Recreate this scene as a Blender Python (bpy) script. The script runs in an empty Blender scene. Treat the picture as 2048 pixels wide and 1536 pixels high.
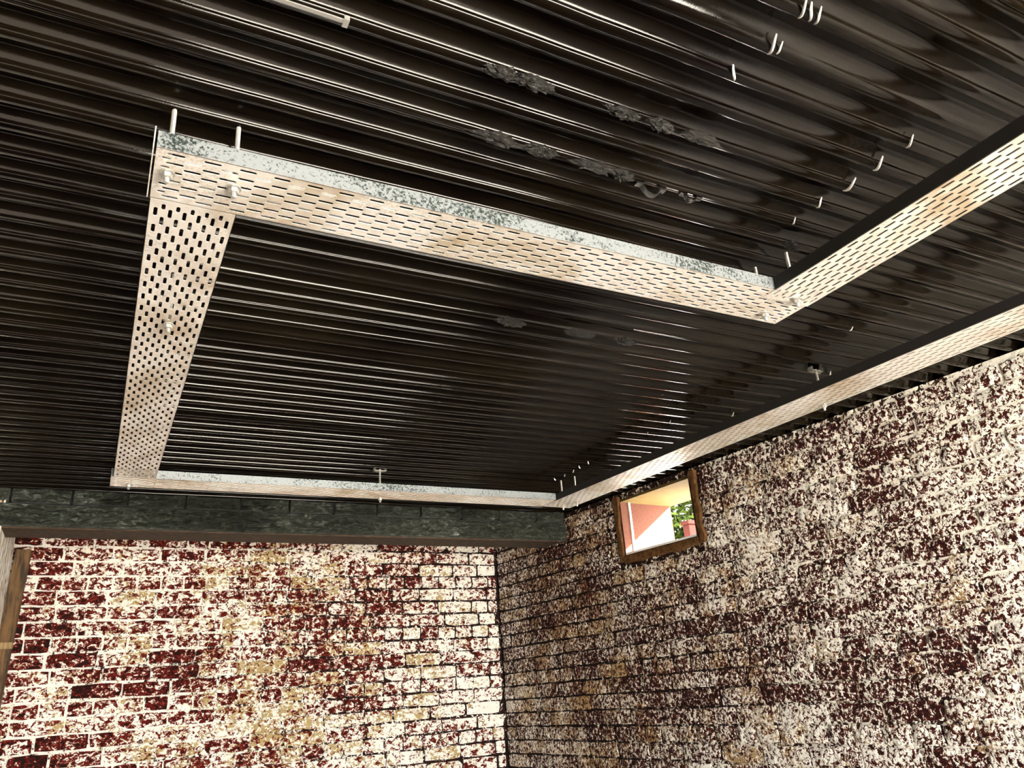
import bpy, bmesh, math, random
from mathutils import Vector, Matrix, noise

random.seed(11)
scene = bpy.context.scene
C = scene.collection
S = 1.08           # survey units -> metres
EYE = 1.60         # eye height above the floor


def P(x, y, z):
    return Vector((x * S, y * S, z * S + EYE))


# ------------------------------------------------------------------ camera
YAW, PITCH, ROLL, FPX = 0.50279963, 0.37873786, -0.0733194, 1536.02
fw = Vector((math.sin(YAW) * math.cos(PITCH), math.cos(YAW) * math.cos(PITCH), math.sin(PITCH)))
rt0 = Vector((math.cos(YAW), -math.sin(YAW), 0))
up0 = rt0.cross(fw)
rt = math.cos(ROLL) * rt0 + math.sin(ROLL) * up0
up = -math.sin(ROLL) * rt0 + math.cos(ROLL) * up0
cam = bpy.data.cameras.new('camera')
cam.sensor_fit = 'HORIZONTAL'
cam.sensor_width = 36
cam.lens = FPX / 2048 * 36
cam.clip_start = 0.02
cam_o = bpy.data.objects.new('camera', cam)
C.objects.link(cam_o)
M = Matrix((rt, up, -fw)).transposed().to_4x4()
M.translation = (0, 0, EYE)
cam_o.matrix_world = M
scene.camera = cam_o


def project(p):
    d = Vector(p) - Vector((0, 0, EYE))
    zc = d.dot(fw)
    if zc < 0.05:
        return None
    return 1024 + FPX * d.dot(rt) / zc, 768 - FPX * d.dot(up) / zc


# ------------------------------------------------------------------ sky, sun, exposure
world = bpy.data.worlds.new('sky')
scene.world = world
world.use_nodes = True
bg = world.node_tree.nodes['Background']
bg.inputs[0].default_value = (1.0, 0.97, 0.93, 1)
bg.inputs[1].default_value = 1.0
sun = bpy.data.lights.new('sun', 'SUN')
sun.energy = 6.0
sun.angle = 0.009
sun.color = (1.0, 0.95, 0.86)
sun_o = bpy.data.objects.new('sun', sun)
C.objects.link(sun_o)
sun_o.rotation_euler = Vector((-1.0, 0.8, -0.63)).to_track_quat('-Z', 'Y').to_euler()
sun_o.location = (8, -6, 7)
# unseen front opening, shaped for the ceiling highlights; its portal guides the daylight sampling
OPENING_X0, OPENING_X1, OPENING_Z0, OPENING_Z, OPENING_Y = 0.10, 2.60, 0.02, 2.10, -2.0
portal = bpy.data.lights.new('added_opening_portal', 'AREA')
portal.shape = 'RECTANGLE'
portal.size, portal.size_y = OPENING_X1 - OPENING_X0, OPENING_Z - OPENING_Z0
portal.cycles.is_portal = True
portal_o = bpy.data.objects.new('added_opening_portal', portal)
C.objects.link(portal_o)
portal_o.location = ((OPENING_X0 + OPENING_X1) / 2, OPENING_Y - 0.22, (OPENING_Z + OPENING_Z0) / 2)
portal_o.rotation_euler = (math.radians(90), 0, 0)
scene.view_settings.view_transform = 'Standard'
scene.view_settings.look = 'None'
scene.view_settings.gamma = 1
scene.view_settings.use_curve_mapping = False
scene.view_settings.exposure = 5.15


# ------------------------------------------------------------------ helpers
def obj(name, bm, mat, parent=None, smooth=False):
    me = bpy.data.meshes.new(name)
    bmesh.ops.recalc_face_normals(bm, faces=bm.faces)
    bm.to_mesh(me)
    bm.free()
    if smooth:
        for p in me.polygons:
            p.use_smooth = True
    o = bpy.data.objects.new(name, me)
    C.objects.link(o)
    for m in (mat if isinstance(mat, (list, tuple)) else [mat]):
        me.materials.append(m)
    o.parent = parent
    return o


def inst(name, me, parent, mw):
    o = bpy.data.objects.new(name, me)
    C.objects.link(o)
    o.parent = parent
    o.matrix_local = mw
    return o


def tag(o, label=None, cat=None, group=None, kind=None):
    if label:
        o['label'] = label
    if cat:
        o['category'] = cat
    if group:
        o['group'] = group
    if kind:
        o['kind'] = kind
    return o


def empty(name, loc, rz=0):
    o = bpy.data.objects.new(name, None)
    o.empty_display_size = 0.1
    C.objects.link(o)
    o.location = loc
    o.rotation_euler = (0, 0, rz)
    return o


def box(bm, x0, x1, y0, y1, z0, z1, mi=0):
    v = [bm.verts.new((x, y, z)) for z in (z0, z1) for y in (y0, y1) for x in (x0, x1)]
    for f in ((0, 2, 3, 1), (4, 5, 7, 6), (0, 1, 5, 4), (2, 6, 7, 3), (0, 4, 6, 2), (1, 3, 7, 5)):
        fa = bm.faces.new([v[i] for i in f])
        fa.material_index = mi


def lathe(bm, prof, n=12, cx=0, cy=0, hexa=False):
    rings = []
    for r, z in prof:
        rings.append([bm.verts.new((cx + r * math.cos(2 * math.pi * i / n), cy + r * math.sin(2 * math.pi * i / n), z)) for i in range(n)])
    for a, b in zip(rings, rings[1:]):
        for i in range(n):
            bm.faces.new((a[i], a[(i + 1) % n], b[(i + 1) % n], b[i]))
    bm.faces.new(rings[0][::-1])
    bm.faces.new(rings[-1])


class NT:
    """small node-tree writer"""

    def __init__(self, name):
        self.m = bpy.data.materials.new(name)
        self.m.use_nodes = True
        self.t = self.m.node_tree
        self.b = self.t.nodes['Principled BSDF']

    def n(self, kind, **kw):
        nd = self.t.nodes.new(kind)
        for k, v in kw.items():
            if k.startswith('_'):
                setattr(nd, k[1:], v)
            else:
                key = int(k[1:]) if k[0] == 'i' and k[1:].isdigit() else k
                if isinstance(v, bpy.types.NodeSocket):
                    self.t.links.new(v, nd.inputs[key])
                else:
                    nd.inputs[key].default_value = v
        return nd

    def link(self, a, b):
        self.t.links.new(a, b)

    def math(self, op, a, b=0.0, clamp=False):
        nd = self.n('ShaderNodeMath', _operation=op, _use_clamp=clamp)
        for i, v in enumerate((a, b)):
            if isinstance(v, bpy.types.NodeSocket):
                self.link(v, nd.inputs[i])
            else:
                nd.inputs[i].default_value = v
        return nd.outputs[0]

    def noise(self, vec, scale, detail=3, rough=0.55, dist=0.0):
        nd = self.n('ShaderNodeTexNoise', Scale=scale, Detail=detail, Roughness=rough, Distortion=dist)
        self.link(vec, nd.inputs['Vector'])
        return nd.outputs[0]

    def ramp(self, fac, stops, interp='LINEAR'):
        nd = self.n('ShaderNodeValToRGB')
        nd.color_ramp.interpolation = interp
        e = nd.color_ramp.elements
        while len(e) < len(stops):
            e.new(0.5)
        for el, (p, c) in zip(e, stops):
            el.position = p
            el.color = (*c, 1) if len(c) == 3 else c
        self.link(fac, nd.inputs[0])
        return nd.outputs[0]

    def mix(self, fac, a, b):
        nd = self.n('ShaderNodeMix', _data_type='RGBA')
        for i, v in ((0, fac), (6, a), (7, b)):
            if isinstance(v, bpy.types.NodeSocket):
                self.link(v, nd.inputs[i])
            else:
                nd.inputs[i].default_value = v if i == 0 else (*v, 1)
        return nd.outputs[2]

    def pos(self):
        return self.n('ShaderNodeNewGeometry').outputs['Position']

    def set(self, **kw):
        for k, v in kw.items():
            k = k.replace('_', ' ')
            if isinstance(v, bpy.types.NodeSocket):
                self.link(v, self.b.inputs[k])
            else:
                self.b.inputs[k].default_value = v

    def bump(self, h, strength=0.4, dist=0.004):
        nd = self.n('ShaderNodeBump', Strength=strength, Distance=dist)
        self.link(h, nd.inputs['Height'])
        self.link(nd.outputs[0], self.b.inputs['Normal'])


def mat_plain(name, col, rough=0.7, metal=0.0, spec=0.4):
    w = NT(name)
    w.set(Base_Color=(*col, 1), Roughness=rough, Metallic=metal)
    w.b.inputs['Specular IOR Level'].default_value = spec
    return w.m


def mat_paint_brick(name, scale, stretch, cover, low, rnd, dark, red, tan, white, speck=0.22, xterm=None, tanzone=None):
    """flaking lime-wash over brick: thresholded noise decides where paint is left"""
    w = NT(name)
    p = w.pos()
    mp = w.n('ShaderNodeMapping', _vector_type='POINT')
    mp.inputs['Scale'].default_value = stretch
    w.link(p, mp.inputs['Vector'])
    v = mp.outputs[0]
    sx = w.n('ShaderNodeSeparateXYZ')
    w.link(p, sx.inputs[0])
    A = w.noise(v, scale, 5, 0.68, 0.6)
    B = w.noise(v, scale * 3.1, 3, 0.6, 0.4)
    L = w.noise(p, 1.8, 2, 0.5, 0.3)
    L2 = w.noise(p, 7.5, 3, 0.6, 0.4)
    T = w.noise(p, 6.5, 3, 0.6, 0.5)
    T2 = w.noise(v, scale * 1.5, 3, 0.6, 0.5)
    R = w.n('ShaderNodeObjectInfo').outputs['Random']
    val = w.math('ADD', A, w.math('MULTIPLY', w.math('SUBTRACT', B, 0.5), speck))
    val = w.math('ADD', val, w.math('MULTIPLY', w.math('SUBTRACT', L, 0.5), low))
    val = w.math('ADD', val, w.math('MULTIPLY', w.math('SUBTRACT', L2, 0.5), low))
    val = w.math('ADD', val, w.math('MULTIPLY', w.math('SUBTRACT', R, 0.5), rnd))
    val = w.math('ADD', val, cover)
    if xterm:
        ax, c0, k = xterm
        val = w.math('ADD', val, w.math('MULTIPLY', w.math('SUBTRACT', sx.outputs[ax], c0), k))
    tf = w.math('ADD', T, w.math('MULTIPLY', w.math('SUBTRACT', T2, 0.5), 1.5))
    tf = w.math('ADD', tf, w.math('MULTIPLY', w.math('SUBTRACT', R, 0.5), 0.22))
    if tanzone:
        ax, c0, k, base = tanzone
        dd = w.math('ABSOLUTE', w.math('SUBTRACT', sx.outputs[ax], c0))
        tf = w.math('ADD', tf, w.math('SUBTRACT', base, w.math('MULTIPLY', dd, k)))
    tm = w.ramp(tf, [(0.50, (0, 0, 0)), (0.62, (1, 1, 1))])
    paint = w.mix(tm, white, tan)
    mid = tuple(0.35 * a + 0.65 * b for a, b in zip(tan, red))
    base = w.ramp(val, [(0.36, dark), (0.42, red), (0.475, red), (0.492, mid)])
    fac = w.ramp(val, [(0.490, (0, 0, 0)), (0.512, (1, 1, 1))])
    col = w.mix(fac, base, paint)
    w.set(Base_Color=col, Roughness=0.85)
    w.b.inputs['Specular IOR Level'].default_value = 0.15
    w.bump(val, 0.9, 0.010)
    return w.m


# ------------------------------------------------------------------ materials
WHITE = (0.86, 0.83, 0.77)
M_brick_back = mat_paint_brick('limewashed_brick', 36, (1, 1, 1.3), -0.002, 0.20, 0.13, (0.012, 0.003, 0.002), (0.125, 0.007, 0.004), (0.44, 0.33, 0.15), WHITE, speck=0.30, xterm=(0, 0.9, 0.028), tanzone=(0, 0.95, 0.16, 0.04))
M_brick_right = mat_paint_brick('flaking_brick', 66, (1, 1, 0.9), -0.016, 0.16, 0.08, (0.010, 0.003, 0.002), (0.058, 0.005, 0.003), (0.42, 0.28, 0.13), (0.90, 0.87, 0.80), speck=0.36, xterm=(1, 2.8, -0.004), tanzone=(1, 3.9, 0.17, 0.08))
M_mortar_back = mat_paint_brick('limewashed_mortar', 48, (1, 1, 1), 0.015, 0.30, 0, (0.010, 0.004, 0.003), (0.03, 0.008, 0.006), (0.42, 0.34, 0.2), WHITE, xterm=(0, 0.9, -0.11), tanzone=(0, 0.95, 0.16, 0.02))
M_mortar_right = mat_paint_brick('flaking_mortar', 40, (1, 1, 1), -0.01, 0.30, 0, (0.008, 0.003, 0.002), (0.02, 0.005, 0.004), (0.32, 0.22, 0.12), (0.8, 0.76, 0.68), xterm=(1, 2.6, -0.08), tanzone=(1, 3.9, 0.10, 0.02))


def mat_black_sheet():
    w = NT('black_bitumen_paint')
    p = w.pos()
    mp = w.n('ShaderNodeMapping')
    mp.inputs['Scale'].default_value = (0.35, 1, 1)
    w.link(p, mp.inputs['Vector'])
    a = w.noise(mp.outputs[0], 60, 4, 0.65)
    b = w.noise(p, 420, 2, 0.6)
    l = w.noise(p, 2.0, 3, 0.6)
    col = w.ramp(l, [(0.3, (0.0012, 0.0004, 0.0003)), (0.7, (0.0065, 0.0046, 0.0022))])
    w.set(Base_Color=col, Roughness=w.ramp(a, [(0.3, (0.06,) * 3), (0.75, (0.18,) * 3)]))
    w.b.inputs['Specular IOR Level'].default_value = 0.32
    h = w.math('ADD', a, w.math('MULTIPLY', b, 0.35))
    w.bump(h, 0.08, 0.0022)
    return w.m


M_sheet = mat_black_sheet()


def mat_rough_black(name, c0, c1, rough, scale, strength):
    w = NT(name)
    p = w.pos()
    mp = w.n('ShaderNodeMapping')
    mp.inputs['Scale'].default_value = (0.45, 1, 1)
    w.link(p, mp.inputs['Vector'])
    a = w.noise(mp.outputs[0], scale, 6, 0.68, 0.6)
    b = w.noise(p, 6, 2, 0.5)
    w.set(Base_Color=w.ramp(b, [(0.35, c0), (0.65, c1)]), Roughness=rough)
    w.b.inputs['Specular IOR Level'].default_value = 0.6
    w.bump(a, strength, 0.008)
    return w.m




def mat_beam():
    w = NT('black_painted_stone')
    p = w.pos()
    mp = w.n('ShaderNodeMapping')
    mp.inputs['Scale'].default_value = (0.4, 1, 1)
    w.link(p, mp.inputs['Vector'])
    a = w.noise(mp.outputs[0], 62, 6, 0.7, 0.9)
    b = w.noise(p, 3.0, 2, 0.5)
    v = w.math('ADD', a, w.math('MULTIPLY', w.math('SUBTRACT', b, 0.5), 0.35))
    w.set(Base_Color=w.ramp(v, [(0.36, (0.004, 0.005, 0.003)), (0.50, (0.030, 0.036, 0.024)), (0.60, (0.085, 0.095, 0.080)), (0.68, (0.26, 0.28, 0.27))]), Roughness=0.34)
    w.bump(a, 1.0, 0.03)
    return w.m


M_beam = mat_beam()
M_tar = mat_rough_black('tar', (0.004, 0.003, 0.002), (0.008, 0.006, 0.004), 0.16, 120, 1.0)


def mat_galv(name, base, dark, amt, metal, rough, scale, stain=None):
    w = NT(name)
    p = w.pos()
    a = w.noise(p, scale, 3, 0.7)
    l = w.noise(p, 5, 3, 0.6)
    v = w.math('ADD', a, w.math('MULTIPLY', w.math('SUBTRACT', l, 0.5), 0.6))
    col = w.ramp(v, [(amt, dark), (amt + 0.12, base)])
    if stain:
        st = w.noise(p, 3.1, 4, 0.65, 0.5)
        col = w.mix(w.ramp(st, [(0.50, (0, 0, 0)), (0.70, (1, 1, 1))]), col, stain)
    w.set(Base_Color=col, Roughness=rough, Metallic=metal)
    return w.m


M_tray = mat_galv('galvanised_tray', (0.90, 0.86, 0.81), (0.70, 0.63, 0.55), 0.34, 0.45, 0.45, 160, stain=(0.52, 0.40, 0.26))
M_flange = mat_galv('galvanised_spangle', (0.34, 0.37, 0.39), (0.03, 0.045, 0.04), 0.38, 0.45, 0.42, 190)
M_flange_shade = mat_plain('flange_shade', (0.012, 0.010, 0.009), 0.6)  # shade put into the colour of the unlit flanges
M_zinc = mat_plain('zinc_plating', (0.50, 0.49, 0.46), 0.38, 0.6)
M_glint = mat_plain('pale_glint', (0.9, 0.9, 0.88), 0.3, 0.3)  # pale metal for the crescents that imitate glints


def mat_wood(name, c0, c1):
    w = NT(name)
    p = w.pos()
    mp = w.n('ShaderNodeMapping')
    mp.inputs['Scale'].default_value = (1, 1, 0.12)
    w.link(p, mp.inputs['Vector'])
    a = w.noise(mp.outputs[0], 55, 4, 0.6, 0.4)
    b = w.noise(p, 6, 3, 0.6)
    v = w.math('ADD', w.math('MULTIPLY', a, 0.6), w.math('MULTIPLY', b, 0.4))
    w.set(Base_Color=w.ramp(v, [(0.42, c0), (0.60, c1)]), Roughness=0.75)
    w.bump(a, 0.3, 0.004)
    return w.m


M_wood = mat_wood('brown_timber', (0.022, 0.010, 0.003), (0.15, 0.075, 0.022))
M_wood2 = mat_wood('pale_timber', (0.16, 0.10, 0.04), (0.34, 0.24, 0.11))


def mat_board():
    w = NT('soffit_timber')
    p = w.pos()
    a = w.noise(p, 30, 3, 0.6)
    w.set(Base_Color=w.ramp(a, [(0.3, (0.012, 0.006, 0.002)), (0.7, (0.07, 0.035, 0.012))]), Roughness=0.8)
    return w.m


M_board = mat_board()


def mat_concrete(name, c0, c1):
    w = NT(name)
    p = w.pos()
    a = w.noise(p, 3, 6, 0.65)
    w.set(Base_Color=w.ramp(a, [(0.3, c0), (0.7, c1)]), Roughness=0.85)
    w.bump(a, 0.2, 0.01)
    return w.m


M_floor = mat_concrete('concrete', (0.045, 0.034, 0.026), (0.08, 0.065, 0.05))
M_ground = mat_concrete('pale_paving', (0.55, 0.52, 0.46), (0.70, 0.67, 0.6))


def mat_render(name, c0, c1, scale=60):
    w = NT(name)
    w.b.inputs['Specular IOR Level'].default_value = 0.04
    p = w.pos()
    a = w.noise(p, scale, 4, 0.65)
    w.set(Base_Color=w.ramp(a, [(0.3, c0), (0.7, c1)]), Roughness=0.8)
    w.bump(a, 0.25, 0.003)
    return w.m


M_pink = mat_render('red_render', (0.064, 0.025, 0.017), (0.082, 0.036, 0.025), 90)
M_cream = mat_render('ochre_render', (0.072, 0.047, 0.017), (0.086, 0.061, 0.026), 25)
M_plaster = mat_render('brown_plaster', (0.035, 0.016, 0.006), (0.15, 0.075, 0.03), 38)
M_whitewall = mat_render('white_render', (0.78, 0.77, 0.74), (0.88, 0.87, 0.84), 20)
M_terracotta = mat_render('terracotta', (0.014, 0.0020, 0.0010), (0.020, 0.0036, 0.0020), 40)
M_leaf = mat_render('leaf', (0.0015, 0.0045, 0.0002), (0.013, 0.019, 0.0007), 9)
M_leaf.node_tree.nodes['Principled BSDF'].inputs['Specular IOR Level'].default_value = 0.02
M_blocker_wall = mat_render('dark_blocker_wall', (0.02, 0.016, 0.013), (0.05, 0.04, 0.03), 12)  # dark colour of the unseen walls added to hold back light
M_bark = mat_render('bark', (0.05, 0.03, 0.02), (0.12, 0.08, 0.05), 30)


def mat_peel():
    w = NT('peeling_white_paint')
    p = w.pos()
    mp = w.n('ShaderNodeMapping')
    mp.inputs['Scale'].default_value = (1, 1, 0.3)
    w.link(p, mp.inputs['Vector'])
    a = w.noise(mp.outputs[0], 45, 5, 0.65, 0.5)
    w.set(Base_Color=w.ramp(a, [(0.40, (0.06, 0.012, 0.008)), (0.46, (0.5, 0.38, 0.25)), (0.50, (0.84, 0.81, 0.75))]), Roughness=0.85)
    w.bump(a, 0.6, 0.01)
    return w.m


M_peel = mat_peel()

# ------------------------------------------------------------------ setting
HC = 0.902                       # underside of the sheets, survey units above the eye
ZC = HC * S + EYE
TZ = 0.785 * S + EYE             # underside of the cable trays
YB = 4.38 * S                    # back wall face
WX0, WB = 2.637 * S, 0.10        # right wall: x = WX0 - WB*y
COURSE, BLEN, JOINT = 0.0772, 0.236, 0.010
Z_COURSE0 = EYE + 0.809 * S      # one bed joint of the back wall

bm = bmesh.new()
box(bm, -2.6, WX0 + 0.7, -2.4, YB + 0.3, -0.15, 0)
tag(obj('floor', bm, M_floor), 'dark concrete floor of the brick shelter', kind='structure')
bm = bmesh.new()
box(bm, -30, 30, -30, 40, -0.30, -0.16)
tag(obj('ground', bm, M_ground), 'pale paved ground outside the shelter', kind='structure')


# ---- brick variants: local x along the wall, front at -y
def brick_mesh(name, L, mat, seed):
    rnd = random.Random(seed)
    bm = bmesh.new()
    H, D = COURSE - JOINT, 0.09
    nx, nz = 4, 2
    g = {}
    for i in range(nx + 1):
        for k in range(nz + 1):
            x = -L / 2 + L * i / nx
            z = -H / 2 + H * k / nz
            edge = i in (0, nx) or k in (0, nz)
            corner = i in (0, nx) and k in (0, nz)
            y = rnd.uniform(-0.0025, 0.0025) + (0.004 if edge else 0) + (0.003 if corner else 0)
            x += rnd.uniform(-0.004, 0.004)
            z += rnd.uniform(-0.003, 0.003)
            if corner:
                x *= 0.985
                z *= 0.93
            g[i, k] = bm.verts.new((x, y, z))
    for i in range(nx):
        for k in range(nz):
            bm.faces.new((g[i, k], g[i + 1, k], g[i + 1, k + 1], g[i, k + 1]))
    ring = [(i, 0) for i in range(nx)] + [(nx, k) for k in range(nz)] + [(i, nz) for i in range(nx, 0, -1)] + [(0, k) for k in range(nz, 0, -1)]
    back = [bm.verts.new((g[a].co.x, D, g[a].co.z)) for a in ring]
    for j in range(len(ring)):
        a, b = g[ring[j]], g[ring[(j + 1) % len(ring)]]
        bm.faces.new((b, a, back[j], back[(j + 1) % len(ring)]))
    bmesh.ops.recalc_face_normals(bm, faces=bm.faces)
    me = bpy.data.meshes.new(name)
    bm.to_mesh(me)
    bm.free()
    me.materials.append(mat)
    return me


def variants(mat, tagname, base):
    return {k: [brick_mesh(tagname, L - JOINT, mat, base + 20 * j + i) for i in range(6)]
            for j, (k, L) in enumerate((('s', BLEN), ('h', BLEN / 2), ('q', BLEN * 0.75)))}


def course_bricks(n, s0, s1, rnd):
    """positions along one course: list of (kind, s-centre)"""
    out = []
    s = s0 + (0 if n % 2 else -BLEN / 2) + rnd.uniform(-0.02, 0.02)
    header = n % 4 == 1
    while s < s1:
        k = 'h' if header else ('s' if rnd.random() < 0.86 else ('h' if rnd.random() < 0.6 else 'q'))
        L = {'s': BLEN, 'h': BLEN / 2, 'q': BLEN * 0.75}[k]
        out.append((k, s + L / 2, L))
        s += L
    return out


def lay_wall(parent, meshes, to_world, s0, s1, z0, z1, ranges, seed, max_parts=300):
    rnd = random.Random(seed)
    cand = []
    n0 = int(math.floor((z0 - Z_COURSE0) / COURSE))
    n1 = int(math.ceil((z1 - Z_COURSE0) / COURSE))
    for n in range(n0, n1):
        zc = Z_COURSE0 + (n + 0.5) * COURSE
        if zc - COURSE / 2 < z0 - 0.001 or zc + COURSE / 2 > z1 + 0.03:
            continue
        for k, sc, L in course_bricks(n, s0, s1, rnd):
          for ra, rb in ranges(zc):
            a, b = max(sc - L / 2, ra), min(sc + L / 2, rb)
            if b - a < 0.03:
                continue
            vi = rnd.randrange(6)
            m = to_world(Vector(((a + b) / 2, rnd.uniform(-0.0035, 0.0025), zc + rnd.uniform(-0.002, 0.002)))) @ Matrix.Rotation(rnd.uniform(-0.012, 0.012), 4, 'Y')
            sx = (b - a - JOINT) / (L - JOINT)
            m = m @ Matrix.Diagonal((sx, 1, 1, 1))
            pr = project(m.translation)
            vis = pr is not None and -60 < pr[0] < 2108 and -60 < pr[1] < 1596
            d = (m.translation - Vector((0, 0, EYE))).length
            cand.append((0 if vis else 1, d, meshes[k][vi], m))
    cand.sort(key=lambda c: (c[0], c[1]))
    rest = bmesh.new()
    for i, (v, d, me, m) in enumerate(cand):
        if v == 0 and i < max_parts:
            inst('brick', me, parent, m)
        else:
            r = len(rest.verts)
            rest.from_mesh(me)
            rest.verts.ensure_lookup_table()
            for q in list(rest.verts)[r:]:
                q.co = m @ q.co
    o = obj('brick_courses', rest, meshes['s'][0].materials[0], parent)
    tag(o, kind='stuff')


# ---- back wall
bm = bmesh.new()
XR = WX0 - WB * YB
box(bm, -2.2, XR + 0.42, YB + 0.009, YB + 0.28, 0, ZC + 0.05)
wall_back = tag(obj('wall_back', bm, M_mortar_back), 'whitewashed brick wall at the far end under the black beam', kind='structure')
lay_wall(wall_back, variants(M_brick_back, 'brick', 100), lambda v: Matrix.Translation((v.x, YB + v.y, v.z)), -0.42, XR - 0.004, 0.0, ZC - 0.05, lambda z: [(-0.42, XR - 0.004)], 5)

# ---- right wall (slightly splayed), local frame: s runs towards the camera
ang = math.atan2(-1, WB)
UD = Vector((WB, -1, 0)).normalized()
ND = Vector((1, WB, 0)).normalized()
CORN = Vector((XR, YB, 0))
RW = Matrix.Translation(CORN) @ Matrix(((UD.x, ND.x, 0, 0), (UD.y, ND.y, 0, 0), (0, 0, 1, 0), (0, 0, 0, 1)))
LEN = (YB - OPENING_Y - 0.002) / -UD.y
THK = 0.385


def s_of_y(y):
    return (YB - y) / -UD.y


WS0, WS1 = s_of_y(3.182 * S), s_of_y(2.678 * S)
WZ0, WZ1 = 0.588 * S + EYE, 0.868 * S + EYE
bm = bmesh.new()
F = 0.009
ZT = ZC - 0.002
box(bm, -0.1, WS0, F, THK, 0, ZT)
box(bm, WS1, LEN, F, THK, 0, ZT)
box(bm, WS0, WS1, F, THK, 0, WZ0)
box(bm, WS0, WS1, F, THK, WZ1, ZT)
box(bm, -0.1, WS0 - 0.05, 0.12, THK, ZT, ZC + 0.06)
box(bm, WS1 + 0.05, LEN, 0.12, THK, ZT, ZC + 0.06)
wall_right = obj('wall_right', bm, M_mortar_right)
wall_right.matrix_world = RW
tag(wall_right, 'flaking red and cream brick wall on the right with a small opening', kind='structure')


def skip_win(z):
    if z + COURSE / 2 > WZ0 - 0.036:
        return [(0.004, WS0 - 0.045), (WS1 + 0.045, LEN)]
    return [(0.004, LEN)]


lay_wall_parent = wall_right


def tw(v):
    return Matrix.Translation(v)


# project() needs world coordinates, so wrap it while laying the right wall
_project = project


def project(p):
    return _project(RW @ Vector(p))


def lay_right():
    rnd_meshes = variants(M_brick_right, 'brick', 300)
    # distance test in local space: move the eye into the wall frame
    lay_wall(wall_right, rnd_meshes, tw, 0.004, LEN, 0.0, ZC - 0.03, skip_win, 9)


lay_right()
project = _project

# ---- small window opening: linings, bars and plaster surround
win = empty('window_1', (0, 0, 0))
win.matrix_world = RW
tag(win, 'small deep window opening with pink and cream linings in the right wall', kind='structure')
L_ = 0.012
bm = bmesh.new()
box(bm, WS0 - 0.002, WS0 + L_, 0.004, THK, WZ0, WZ1)
tag(obj('jamb_lining', bm, M_pink, win), 'pinkish red rendered jamb lining')
bm = bmesh.new()
box(bm, WS1 - L_, WS1 + 0.002, 0.004, THK, WZ0, WZ1)
obj('jamb_lining', bm, M_pink, win)
bm = bmesh.new()
box(bm, WS0 + L_, WS1 - L_, 0.004, THK, WZ1 - L_, WZ1 + 0.002)
tag(obj('head_lining', bm, M_cream, win), 'cream rendered head lining')
bm = bmesh.new()
box(bm, WS0 + L_, WS1 - L_, 0.004, THK + 0.03, WZ0 - 0.002, WZ0 + L_)
tag(obj('sill', bm, M_whitewall, win), 'white sunlit sill')
bm = bmesh.new()
box(bm, WS0 + L_, WS0 + L_ + 0.008, 0.060, 0.070, WZ0 + L_, WZ1 - L_)
tag(obj('frame_bar', bm, M_whitewall, win), 'thin white frame strip')
bm = bmesh.new()
box(bm, WS1 - L_ - 0.008, WS1 - L_, 0.060, 0.070, WZ0 + L_, WZ1 - L_)
obj('frame_bar', bm, M_whitewall, win)


def rough_bar(name, x0, x1, z0, z1, mat, parent, seed, y0=-0.006, y1=0.03, n=22, amp=0.014):
    """a plastered strip with an uneven outer edge"""
    bm = bmesh.new()
    horiz = (x1 - x0) > (z1 - z0)
    rings = []
    for i in range(n + 1):
        t = i / n
        j0 = amp * noise.noise((t * 6, seed, 0))
        j1 = amp * noise.noise((t * 6, seed, 5))
        jy = 0.003 * noise.noise((t * 5, seed, 9))
        if horiz:
            x = x0 + (x1 - x0) * t
            q = [(x, y1, z0 + j0), (x, y0 + jy + 0.005, z0 + j0), (x, y0 + jy, z0 + j0 + 0.008), (x, y0 + jy, z1 - 0.006), (x, y0 + jy + 0.006, z1), (x, y1, z1)]
        else:
            z = z0 + (z1 - z0) * t
            q = [(x0 + j0, y1, z), (x0 + j0, y0 + jy + 0.005, z), (x0 + j0 + 0.008, y0 + jy, z), (x1 + j1 - 0.006, y0 + jy, z), (x1 + j1, y0 + jy + 0.006, z), (x1 + j1, y1, z)]
        rings.append([bm.verts.new(p) for p in q])
    for a, b in zip(rings, rings[1:]):
        for k in range(len(a)):
            bm.faces.new((a[k], a[(k + 1) % len(a)], b[(k + 1) % len(a)], b[k]))
    bm.faces.new(rings[0])
    bm.faces.new(rings[-1])
    return obj(name, bm, mat, parent)


rough_bar('plaster_surround', WS0 - 0.042, WS0, WZ0 - 0.035, WZ1 + 0.02, M_plaster, win, 1.3)
rough_bar('plaster_surround', WS1, WS1 + 0.042, WZ0 - 0.035, WZ1 + 0.02, M_plaster, win, 2.7)
rough_bar('plaster_surround', WS0, WS1, WZ0 - 0.045, WZ0, M_plaster, win, 4.1)

# ---- left pier of the recess
XL = -0.372 * S
YF = 3.64 * S                    # beam front
bm = bmesh.new()
box(bm, -2.0, XL, YF, YB - 0.12, 0, ZC + 0.05)
tag(obj('wall_left', bm, M_peel), 'white peeling painted wall edge at the far left', kind='structure')
bm = bmesh.new()
box(bm, -2.2, -2.0, OPENING_Y, YF, 0, ZC + 0.1)  # unseen wall added so that the left side stays dark
tag(obj('wall_side_added', bm, M_blocker_wall), 'unseen dark side wall added left of the camera to keep light out', kind='structure')

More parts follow.
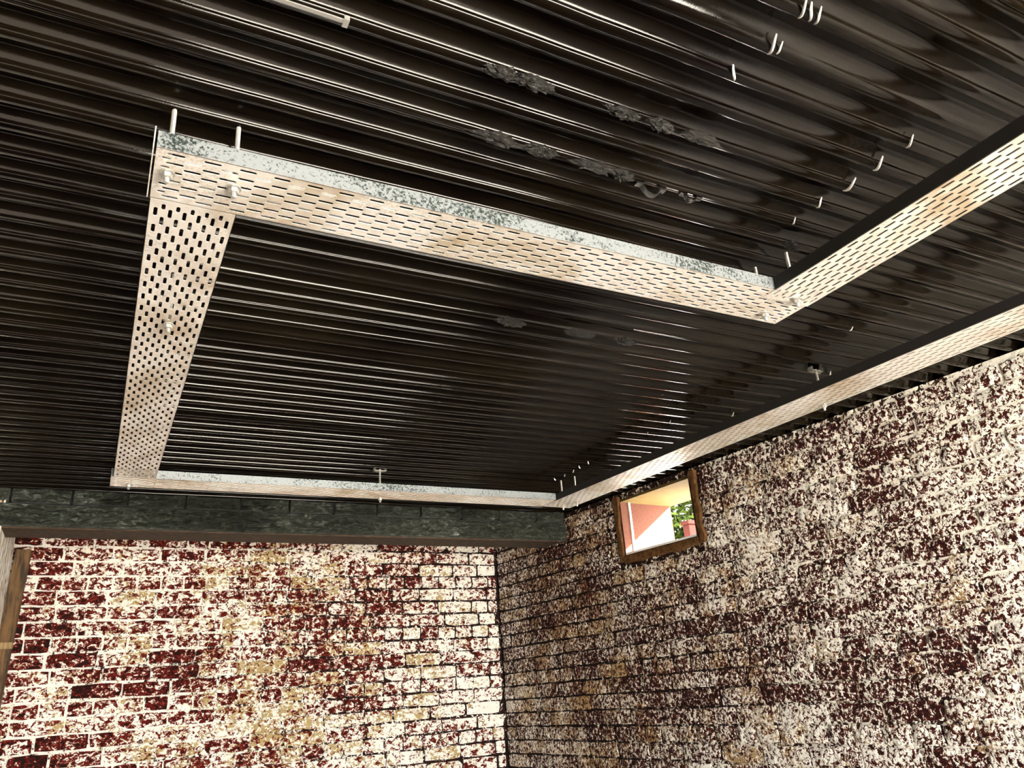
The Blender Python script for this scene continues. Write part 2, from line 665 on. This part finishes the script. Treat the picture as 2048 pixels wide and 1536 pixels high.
bm = bmesh.new()
box(bm, -2.2, OPENING_X0, OPENING_Y - 0.2, OPENING_Y, 0, ZC + 0.12)  # unseen front wall added to limit daylight and put lines on the ceiling
box(bm, OPENING_X1, WX0 + 0.7, OPENING_Y - 0.2, OPENING_Y, 0, ZC + 0.12)
box(bm, OPENING_X0, OPENING_X1, OPENING_Y - 0.2, OPENING_Y, OPENING_Z, ZC + 0.12)
box(bm, OPENING_X0, OPENING_X1, OPENING_Y - 0.2, OPENING_Y, 0, OPENING_Z0)
tag(obj('wall_front_added', bm, M_blocker_wall), 'unseen dark front wall added behind the camera, its opening shaped for the light', kind='structure')

# ---- ceiling of corrugated sheets
PITCH_C = 0.0705 * S
AMP = 0.0105
PHASE = 0.043 * S
bm = bmesh.new()
pl = [(-2.0, OPENING_Y - 0.2), (WX0 - WB * OPENING_Y + 0.36, OPENING_Y - 0.2), (WX0 - WB * YB + 0.36, YB + 0.28), (-2.0, YB + 0.28)]
va, vb = [[bm.verts.new((a, b, zz)) for a, b in pl] for zz in (ZC + 0.06, ZC + 0.12)]
bm.faces.new(va)
bm.faces.new(vb)
for i in range(4):
    bm.faces.new((va[i], va[(i + 1) % 4], vb[(i + 1) % 4], vb[i]))
ceiling = tag(obj('ceiling', bm, M_sheet), 'black painted corrugated sheet ceiling', kind='structure')


# soft waves; invented narrow lip before each low ridge, shaped to give highlight lines
LIP_AT, LIP_W = 1.66 * math.pi, 0.38


def rib_profile(LIP_E):
    ph = sorted([2 * math.pi * i / 16 for i in range(17)] + [LIP_AT + LIP_W * t for t in (-1.9, -1.5, -1.1, -.8, -.5, -.25, 0.02, .25, .5, .8, 1.1, 1.5, 1.9)])
    out, y, last = [], 0.0, 0.0
    for p in ph:
        steps = 20
        for q in range(steps):
            f = last + (p - last) * (q + 0.5) / steps
            y += (p - last) / steps * (1 - LIP_E * math.exp(-((f - LIP_AT) / LIP_W) ** 2))
        last = p
        out.append((y, AMP * (1 - math.cos(p))))
    return [(a / y * PITCH_C, b) for a, b in out]


RIBS = [rib_profile(e) for e in (0.88, 0.80, 0.66, 0.45)]


def sheet(x0, x1, k0, k1, dz, seed):
    bm = bmesh.new()
    nx = max(2, int((x1 - x0) / 0.07))
    rows = []
    pts = [(k0, 0.0, 0.0)]
    for k in range(k0, k1):
        rr = random.Random(k * 7 + 3).random()
        pts += [(k, a, b) for a, b in RIBS[0 if rr < 0.55 else (1 if rr < 0.75 else (2 if rr < 0.9 else 3))][1:]]
    for k, ya, za in pts:
        y = PHASE + PITCH_C * k + ya
        kk = k + (1 if ya > PITCH_C * 0.5 else 0)
        row = []
        for j in range(nx + 1):
            x = x0 + (x1 - x0) * j / nx
            z = ZC + za + dz + 0.0016 * noise.noise((x * 1.6, y * 5, seed)) + 0.0007 * noise.noise((x * 9, y * 9, seed))
            t = ya / PITCH_C
            w0 = noise.noise((x * 1.3, k * 3.7, seed + 4)) + 0.35 * noise.noise((x * 6, k * 3.7, seed + 2))
            w1 = noise.noise((x * 1.3, (k + 1) * 3.7, seed + 4)) + 0.35 * noise.noise((x * 6, (k + 1) * 3.7, seed + 2))
            s_ = t * t * (3 - 2 * t)
            row.append(bm.verts.new((x, y + 0.004 * (w0 * (1 - s_) + w1 * s_), z)))
        rows.append(row)
    for a, b in zip(rows, rows[1:]):
        for i in range(nx):
            bm.faces.new((a[i], b[i], b[i + 1], a[i + 1]))
    o = obj('corrugated_sheet', bm, M_sheet, ceiling, smooth=True)
    so = o.modifiers.new('gauge', 'SOLIDIFY')
    so.thickness = 0.0012
    so.offset = -1
    return o


KMIN, KMAX = int((OPENING_Y - 0.02 - PHASE) / PITCH_C), int((YF - PHASE) / PITCH_C) + 2
LAPS = {0: 1.35, 1: 0.225, 2: 1.9, 3: 0.9, 4: 1.6, 5: 0.6, 6: 1.2}
k = KMIN
j = 0
while k < KMAX:
    k2 = min(k + 8, KMAX)
    yc = PHASE + PITCH_C * (k + 4)
    lap = (-0.75 - 0.13 * (j % 3)) * S
    sheet(-2.0, lap + 0.03, k, k2, 0.000, j * 3.1)
    sheet(lap, WX0 - WB * (yc + 0.3) + 0.375, k, k2, 0.0012, j * 3.1 + 1.7)
    k = k2
    j += 1


# added pale crescents that imitate glints along the ridges
def glint_mesh():
    bm = bmesh.new()
    n, m = 7, 6
    rings = []
    for i in range(n + 1):
        t = i / n
        a = -1.0 + 2.0 * t
        r = 0.0026 * math.sin(math.pi * (0.12 + 0.8 * t)) + 0.0006
        c = Vector((0.010 * math.sin(a * 1.2), 0.017 * a, -0.004 + 0.007 * a * a))
        rings.append([bm.verts.new(c + Vector((r * math.cos(2 * math.pi * q / m), 0, r * math.sin(2 * math.pi * q / m)))) for q in range(m)])
    for a, b in zip(rings, rings[1:]):
        for q in range(m):
            bm.faces.new((a[q], a[(q + 1) % m], b[(q + 1) % m], b[q]))
    bm.faces.new(rings[0])
    bm.faces.new(rings[-1])
    bmesh.ops.recalc_face_normals(bm, faces=bm.faces)
    me = bpy.data.meshes.new('glint_crescent')
    bm.to_mesh(me)
    bm.free()
    me.materials.append(M_glint)
    return me


GLINT = glint_mesh()
spots = [(1.256, 0.674, 1), (1.257, 0.745, 1.2), (1.259, 0.822, 1.2), (1.25, 0.895, 1.0), (1.25, 0.965, 0.7),
         (0.826, 0.524, 1.0), (0.842, 0.524, 1.0), (0.858, 0.528, .9), (0.835, 0.595, 1.1), (0.85, 0.6, 0.7), (0.82, 0.675, 1.0),
         (1.845, 2.717, 1), (1.844, 2.791, .9), (1.853, 2.864, .9), (1.85, 2.926, .8), (1.84, 2.99, .8),
         (1.85, 2.18, .7), (1.85, 2.33, .6), (1.848, 1.282, .7), (2.037, 2.009, 1.0), (2.08, 1.60, 1.2), (2.03, 1.61, .8)]
for i, (x, y, s) in enumerate(spots):
    kk = round((y * S - PHASE) / PITCH_C)
    yy = PHASE + kk * PITCH_C
    m = Matrix.Translation((x * S, yy - 0.008, ZC + 0.0005)) @ Matrix.Rotation(random.uniform(-0.3, 0.3), 4, 'Z') @ Matrix.Scale(s, 4)
    inst('glint_crescent', GLINT, ceiling, m)


# lumps of old sealant stuck along the ridges
def blob(x, y, lx, ly, lz, seed):
    bm = bmesh.new()
    bmesh.ops.create_icosphere(bm, subdivisions=4, radius=1)
    for v in bm.verts:
        c = v.co.copy()
        f = 1 + 0.45 * noise.noise(c * 2.0 + Vector((seed, 0, 0))) + 0.5 * noise.noise(c * 4.5 + Vector((0, seed, 0))) + 0.35 * noise.noise(Vector((c.x * 12, c.y * 6, c.z * 6 + seed)))
        g = 0.35 * noise.noise(Vector((c.x * 9 + seed, c.y * 4, c.z * 4)))
        v.co = Vector((c.x * lx * f, c.y * ly * (f + g), c.z * lz * (f - g) + 0.004 * noise.noise(Vector((c.x * 7, seed, 3)))))
    kk = round((y * S - PHASE) / PITCH_C)
    o = obj('sealant_lump', bm, M_tar, ceiling)
    o.location = (x * S, PHASE + kk * PITCH_C - 0.006, ZC - 0.003)
    return o


for i, (x, y, lx) in enumerate([(0.47, 0.841, .035), (0.525, 0.841, .045), (0.70, 0.841, .04), (0.78, 0.841, .03), (0.87, 0.84, .05), (0.53, 0.974, .06), (0.62, 0.974, .04), (0.73, 0.973, .05), (0.80, .973, .03), (0.88, 1.6, .05), (1.1, 1.6, .06), (1.25, 1.6, .05), (1.32, 1.03, .03)]):
    blob(x, y, lx * 0.8, 0.0085, 0.012, i * 2.3)


# added pale strip standing in for a highlight along one ridge
bm = bmesh.new()
box(bm, 0.02 * S, 0.223 * S, -0.0035, 0.0035, -0.0035, -0.001)
box(bm, 0.218 * S, 0.226 * S, -0.006, 0.010, -0.0045, 0.006)
o = obj('highlight_strip', bm, M_zinc, ceiling)
o.location = (0, PHASE + round((0.826 * S - PHASE) / PITCH_C) * PITCH_C - 0.004, ZC)


# black saddle clips
def saddle(x, y, r, parent):
    bm = bmesh.new()
    n = 10
    rings = []
    for i in range(n + 1):
        a = math.pi * i / n
        rings.append([bm.verts.new((rr * math.cos(a), w, -rr * math.sin(a))) for rr, w in ((r, -.006), (r + .003, -.006), (r + .003, .006), (r, .006))])
    for a, b in zip(rings, rings[1:]):
        for q in range(4):
            bm.faces.new((a[q], a[(q + 1) % 4], b[(q + 1) % 4], b[q]))
    for sgn in (-1, 1):
        box(bm, min(sgn * r, sgn * (r + .018)), max(sgn * r, sgn * (r + .018)), -.006, .006, -.002, .001)
    o = obj('saddle_clip', bm, M_tar, parent)
    o.location = (x * S, y * S, ZC - 0.0005)


saddle(0.877, 0.971, 0.020, ceiling)
saddle(0.972, 0.964, 0.012, ceiling)

# ------------------------------------------------------------------ beam across the recess
ZB0, ZB1, ZB2 = 0.744 * S + EYE, 0.848 * S + EYE, HC * S + EYE + 0.012
YBK = 3.845 * S
XB1 = WX0 - WB * YF + 0.0
beam = empty('lintel_beam', ((XL + XB1) / 2, YF, ZB0))
tag(beam, 'rough black painted lintel beam across the top of the far brick wall', 'beam')
bx0, bx1 = -0.62, XB1 - 0.002


def rough_block(name, x0, x1, y0, y1, z0, z1, nx, nz, amp, seed, mat, parent, org, skew=0.0):
    bm = bmesh.new()
    g = {}
    for i in range(nx + 1):
        for k in range(nz + 1):
            x = x0 + (x1 - x0) * i / nx
            z = z0 + (z1 - z0) * k / nz
            e = 0.010 if k in (0, nz) else 0
            y = y0 + amp * noise.fractal((x * 12, z * 34, seed), 0.75, 2.1, 5) + e
            if k not in (0, nz) and i not in (0, nx):
                x += 0.01 * noise.noise((x * 30, z * 30, seed))
            g[i, k] = bm.verts.new(Vector((x, y, z)) - org)
    for i in range(nx):
        for k in range(nz):
            bm.faces.new((g[i, k], g[i + 1, k], g[i + 1, k + 1], g[i, k + 1]))
    ring = [(i, 0) for i in range(nx)] + [(nx, k) for k in range(nz)] + [(i, nz) for i in range(nx, 0, -1)] + [(0, k) for k in range(nz, 0, -1)]
    back = []
    for a in ring:
        c = g[a].co + org
        xx = c.x - (y1 - y0) * skew if a[0] == nx else c.x
        back.append(bm.verts.new(Vector((xx, y1, c.z)) - org))
    for q in range(len(ring)):
        a, b = g[ring[q]], g[ring[(q + 1) % len(ring)]]
        bm.faces.new((b, a, back[q], back[(q + 1) % len(ring)]))
    bm.faces.new(back)
    return obj(name, bm, mat, parent)


org = Vector(beam.location)
rough_block('lintel', bx0, bx1, YF - 0.012, YBK, ZB0 + 0.006, ZB1 - 0.005, 460, 18, 0.010, 3.3, M_beam, beam, org, WB + 0.02)
bm = bmesh.new()
for p in ((bx0, YF + 0.012), (bx1, YF + 0.012), (bx1 - WB * 0.25 - 0.0, YBK), (bx0, YBK)):
    pass
box(bm, bx0 - org.x, bx1 - 0.03 - org.x, YF + 0.011 - org.y, YBK - org.y, ZB0 - org.z, ZB0 + 0.008 - org.z)
tag(obj('soffit_board', bm, M_board, beam), 'bare brown timber underside')
x = bx0
rnd = random.Random(4)
while x < bx1 - 0.02:
    L = rnd.uniform(0.225, 0.255)
    e = min(x + L, bx1)
    rough_block('brick', x + 0.006, e - 0.006, YF - 0.006 + rnd.uniform(-0.002, 0.003), YBK, ZB1 + 0.003, ZB2, 40, 8, 0.008, x * 9, M_beam, beam, org)
    x = e
bm = bmesh.new()
box(bm, bx0 - org.x, bx1 - 0.03 - org.x, YF + 0.02 - org.y, YBK - 0.01 - org.y, ZB0 + 0.02 - org.z, ZB2 - org.z)
obj('beam_core', bm, M_tar, beam)

# ------------------------------------------------------------------ brown post in the corner
px0, px1 = -0.366 * S, -0.303 * S
post = empty('timber_post', ((px0 + px1) / 2 - 0.06, YB - 0.06, 0))
tag(post, 'brown timber post leaning in the corner against the whitewashed brick wall', 'post')
PT = 0.777 * S + EYE
lean = math.atan2(0.085, PT)


def post_piece(name, z0, z1, hw, d0, d1, mat, seed):
    bm = bmesh.new()
    n = max(2, int((z1 - z0) / 0.08))
    rings = []
    for i in range(n + 1):
        z = z0 + (z1 - z0) * i / n
        c = z * math.tan(lean)
        j = 0.002 * noise.noise((z * 7, seed, 0))
        rings.append([bm.verts.new(p) for p in ((c - hw + j, d0, z), (c - hw + .006 + j, d0 - .006, z), (c + hw - .006 + j, d0 - .006, z), (c + hw + j, d0, z), (c + hw + j, d1, z), (c - hw + j, d1, z))])
    for a, b in zip(rings, rings[1:]):
        for q in range(6):
            bm.faces.new((a[q], a[(q + 1) % 6], b[(q + 1) % 6], b[q]))
    bm.faces.new(rings[0])
    bm.faces.new(rings[-1])
    return obj(name, bm, mat, post)


post.location.x = (px0 + px1) / 2 - PT * math.tan(lean)
HW = (px1 - px0) / 2
post_piece('shaft', 0.0, PT, HW, -0.02, 0.045, M_wood, 1.0)
tag(post_piece('batten', 1.955, 1.985, HW + 0.006, -0.035, -0.0265, M_wood2, 2.0), 'pale batten across the post')


# ------------------------------------------------------------------ perforated cable trays
SP, SL, RS, SW = 0.0567, 0.0285, 0.0122, 0.0066   # slot pitch, slot length, row spacing, slot width
TW, FH, TT = 0.1455, 0.033, 0.0014                 # tray width, flange height, gauge


def tray(name, p0, p1, label, dz=0.0, fl=None, wid=TW, fmat=None, far=0.012, near=-1):
    """p0 -> p1 centre line at the underside, survey plan coordinates in metres"""
    p0, p1 = Vector(p0), Vector(p1)
    d = (p1 - p0)
    Lt = d.length
    o = empty(name, (p0.x, p0.y, TZ + dz), math.atan2(d.y, d.x))
    tag(o, label, 'cable tray', 'perforated trays under the corrugated ceiling')
    rows = 11
    rs = RS * wid / TW
    marg = (wid - rows * rs) / 2
    bm = bmesh.new()

    def quad(pts):
        for z in (0.0, TT):
            bm.faces.new([bm.verts.new((a, b, z)) for a, b in pts])

    def rim(pts):
        n = len(pts)
        for i in range(n):
            (a, b), (c, e) = pts[i], pts[(i + 1) % n]
            bm.faces.new([bm.verts.new(q) for q in ((a, b, 0), (c, e, 0), (c, e, TT), (a, b, TT))])

    y0 = -wid / 2
    quad([(0, y0), (Lt, y0), (Lt, y0 + marg), (0, y0 + marg)])
    quad([(0, -y0 - marg), (Lt, -y0 - marg), (Lt, -y0), (0, -y0)])
    for r in range(rows):
        ya = y0 + marg + r * rs
        yb = ya + rs
        yc = (ya + yb) / 2
        x = 0.002
        quad([(0, ya), (x, ya), (x, yb), (0, yb)])
        first = True
        while x < Lt - 0.016:
            a = x
            b = min(x + (SP / 2 if first and r % 2 else SP), Lt - 0.002)
            first = False
            hl = (b - a) * SL / SP
            h0, h1 = (a + b - hl) / 2, (a + b + hl) / 2
            c = SW * 0.36
            hole = [(h0 + c, yc - SW / 2), (h1 - c, yc - SW / 2), (h1, yc - SW / 2 + c), (h1, yc + SW / 2 - c), (h1 - c, yc + SW / 2), (h0 + c, yc + SW / 2), (h0, yc + SW / 2 - c), (h0, yc - SW / 2 + c)]
            outer = [(h0 + c, ya), (h1 - c, ya), (b, yc - SW / 2 + c), (b, yc + SW / 2 - c), (h1 - c, yb), (h0 + c, yb), (a, yc + SW / 2 - c), (a, yc - SW / 2 + c)]
            corners = {1: (b, ya), 3: (b, yb), 5: (a, yb), 7: (a, ya)}
            for q in range(8):
                q2 = (q + 1) % 8
                pts = [outer[q]] + ([corners[q]] if q in corners else []) + [outer[q2], hole[q2], hole[q]]
                quad(pts)
            rim(hole)
            x = b
        quad([(x, ya), (Lt, ya), (Lt, yb), (x, yb)])
    rim([(0, y0), (Lt, y0), (Lt, -y0), (0, -y0)])
    obj('perforated_plate', bm, M_tray, o)
    for sgn in (-1, 1):
        bm = bmesh.new()
        ye = sgn * wid / 2
        yi = ye - sgn * TT
        ylip = ye - sgn * 0.007
        FHS = FH if sgn == near else far
        prof = [(ye, 0.0), (ye, FHS), (ylip, FHS), (ylip, FHS - TT), (yi, FHS - TT), (yi, 0.0)]
        ends = [[bm.verts.new((xx, a, b)) for a, b in prof] for xx in (0.0 - (fl or {}).get(sgn, (0, 0))[0], Lt + (fl or {}).get(sgn, (0, 0))[1])]
        for q in range(6):
            bm.faces.new((ends[0][q], ends[0][(q + 1) % 6], ends[1][(q + 1) % 6], ends[1][q]))
        bm.faces.new(ends[0][:2] + ends[0][4:])
        bm.faces.new(ends[1][:2] + ends[1][4:])
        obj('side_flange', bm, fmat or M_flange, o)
    return o


Q = S * 0.785 / 0.80
front = tray('cable_tray', (0.0025 * Q, 1.133 * Q), (1.418 * Q, 1.135 * Q), 'front perforated steel tray running left to right, nearest the camera')
bm = bmesh.new()
box(bm, -0.0055, -0.0035, -TW / 2 - 0.004, TW / 2, -0.0005, FH + 0.004)
obj('end_flange', bm, M_tray, front)
tray('cable_tray', (0.0715 * Q, 2.982 * Q), (0.071 * Q, 1.2035 * Q), 'perforated steel tray on the left running back towards the black beam')
tray('cable_tray', (1.349 * Q, 1.100 * Q), (1.330 * Q, -0.35 * Q), 'perforated steel tray leaving the top right edge of the picture', dz=-0.003, fl={-1: (-0.04, 0), 1: (-0.04, 0)}, fmat=M_flange_shade)
tray('cable_tray', (-0.005 * Q, 3.052 * Q), (1.826 * Q, 3.050 * Q), 'far perforated steel tray running along in front of the black beam')
tray('cable_tray', (1.905 * Q, 3.115 * Q), (2.078 * Q, 0.10 * Q), 'long perforated steel tray beside the right brick wall above the window', wid=TW * 1.15, fmat=M_flange_shade)


# ------------------------------------------------------------------ threaded hanger rods
def rod(x, y, label, plate=False, ztop=ZC + 0.004, drop=0.024, cat='rod'):
    o = empty('hanger_rod', (x, y, TZ - drop))
    tag(o, label, cat, 'threaded rods carrying the trays')
    R = 0.0046
    bm = bmesh.new()
    prof = [(R * 0.8, 0)]
    z = 0.001
    H = ztop - (TZ - drop)
    i = 0
    while z < H:
        prof.append((R if i % 2 else R * 0.86, z))
        z += 0.0011
        i += 1
    lathe(bm, prof, 8)
    obj('rod', bm, M_zinc, o)
    for z0, h in ((drop - 0.0145, 0.0085), (drop + 0.0075, 0.0085)):
        bm = bmesh.new()
        lathe(bm, [(0.0078, z0), (0.0092, z0 + 0.001), (0.0092, z0 + h - 0.001), (0.0078, z0 + h)], 6)
        obj('nut', bm, M_zinc, o)
    for z0 in (drop - 0.006, drop + 0.0055):
        bm = bmesh.new()
        lathe(bm, [(0.0125, z0), (0.0125, z0 + 0.0018)], 16)
        obj('washer', bm, M_zinc, o)
    if plate:
        bm = bmesh.new()
        box(bm, -0.028, 0.028, -0.011, 0.011, H - 0.010, H - 0.007)
        box(bm, -0.028, -0.025, -0.011, 0.011, H - 0.010, H + 0.006)
        box(bm, 0.025, 0.028, -0.011, 0.011, H - 0.010, H + 0.006)
        obj('anchor_plate', bm, M_zinc, o)


rod(0.022 * S, 1.098 * S, 'threaded rod with hex nut at the outer left end of the front tray')
rod(0.121 * S, 1.100 * S, 'threaded rod with hex nut second from the left end of the front tray')
rod(1.318 * S, 1.140 * S, 'threaded rod end standing out under the right end of the front tray')
rod(1.338 * S, 1.060 * S, 'threaded rod where the front tray meets the tray leaving top right')
rod(0.070 * S, 1.640 * S, 'threaded rod halfway along the left tray, nut showing under its slots')
rod(0.056 * S, 3.010 * S, 'threaded rod at the far left corner above the black beam')
rod(1.000 * S, 3.030 * S, 'threaded rod with small anchor plate in the middle of the far tray', plate=True)
rod(1.879 * S, 3.010 * S, 'threaded rod on the far tray end, left one of the pair in the far corner')
rod(1.905 * S, 2.930 * S, 'threaded rod right one of the pair in the far corner beside the window')
rod(2.000 * S, 1.575 * S, 'threaded rod with bright anchor in the middle of the long right tray', plate=True)

# ------------------------------------------------------------------ glimpse outside the window
bm = bmesh.new()
box(bm, -0.15, 0.15, -3.5, 2.5, 0, 2.96)
box(bm, -0.20, 0.20, -3.5, 2.5, 2.96, 3.02)
gw = tag(obj('garden_wall', bm, M_whitewall), 'white garden wall seen through the small window', 'wall')
gw.location = (5.6, 5.6, -0.16)
bm = bmesh.new()
box(bm, -0.05, 0.05, -0.05, 0.05, 0, 0.27)
box(bm, -0.065, 0.065, -0.065, 0.065, 0.27, 0.31)
pier = tag(obj('pier_cap', bm, M_terracotta, gw), 'red brick pier cap')
pier.location = (0.0, 0.84, 3.02)
tree = empty('tree', (7.4, 8.4, -0.16))
tag(tree, 'leafy green tree seen through the small window', 'tree')
bm = bmesh.new()
lathe(bm, [(0.16, 0), (0.12, 0.8), (0.10, 1.8), (0.07, 3.0), (0.03, 4.0)], 10)
obj('trunk', bm, M_bark, tree, smooth=True)
bm = bmesh.new()
rnd = random.Random(8)
for i in range(9000):
    u = Vector((rnd.gauss(0, 1), rnd.gauss(0, 1), rnd.gauss(0, 1))).normalized() * (rnd.random() ** 0.45)
    c = Vector((u.x * 1.7, u.y * 1.7, 3.5 + u.z * 1.3))
    a = Vector((rnd.gauss(0, 1), rnd.gauss(0, 1), rnd.gauss(0, 1))).normalized()
    b = a.orthogonal().normalized()
    L = rnd.uniform(0.05, 0.10)
    w_ = L * 0.45
    bm.faces.new([bm.verts.new(q) for q in (c - a * L, c + b * w_, c + a * L, c - b * w_)])
tag(obj('foliage', bm, M_leaf, tree), kind='stuff')
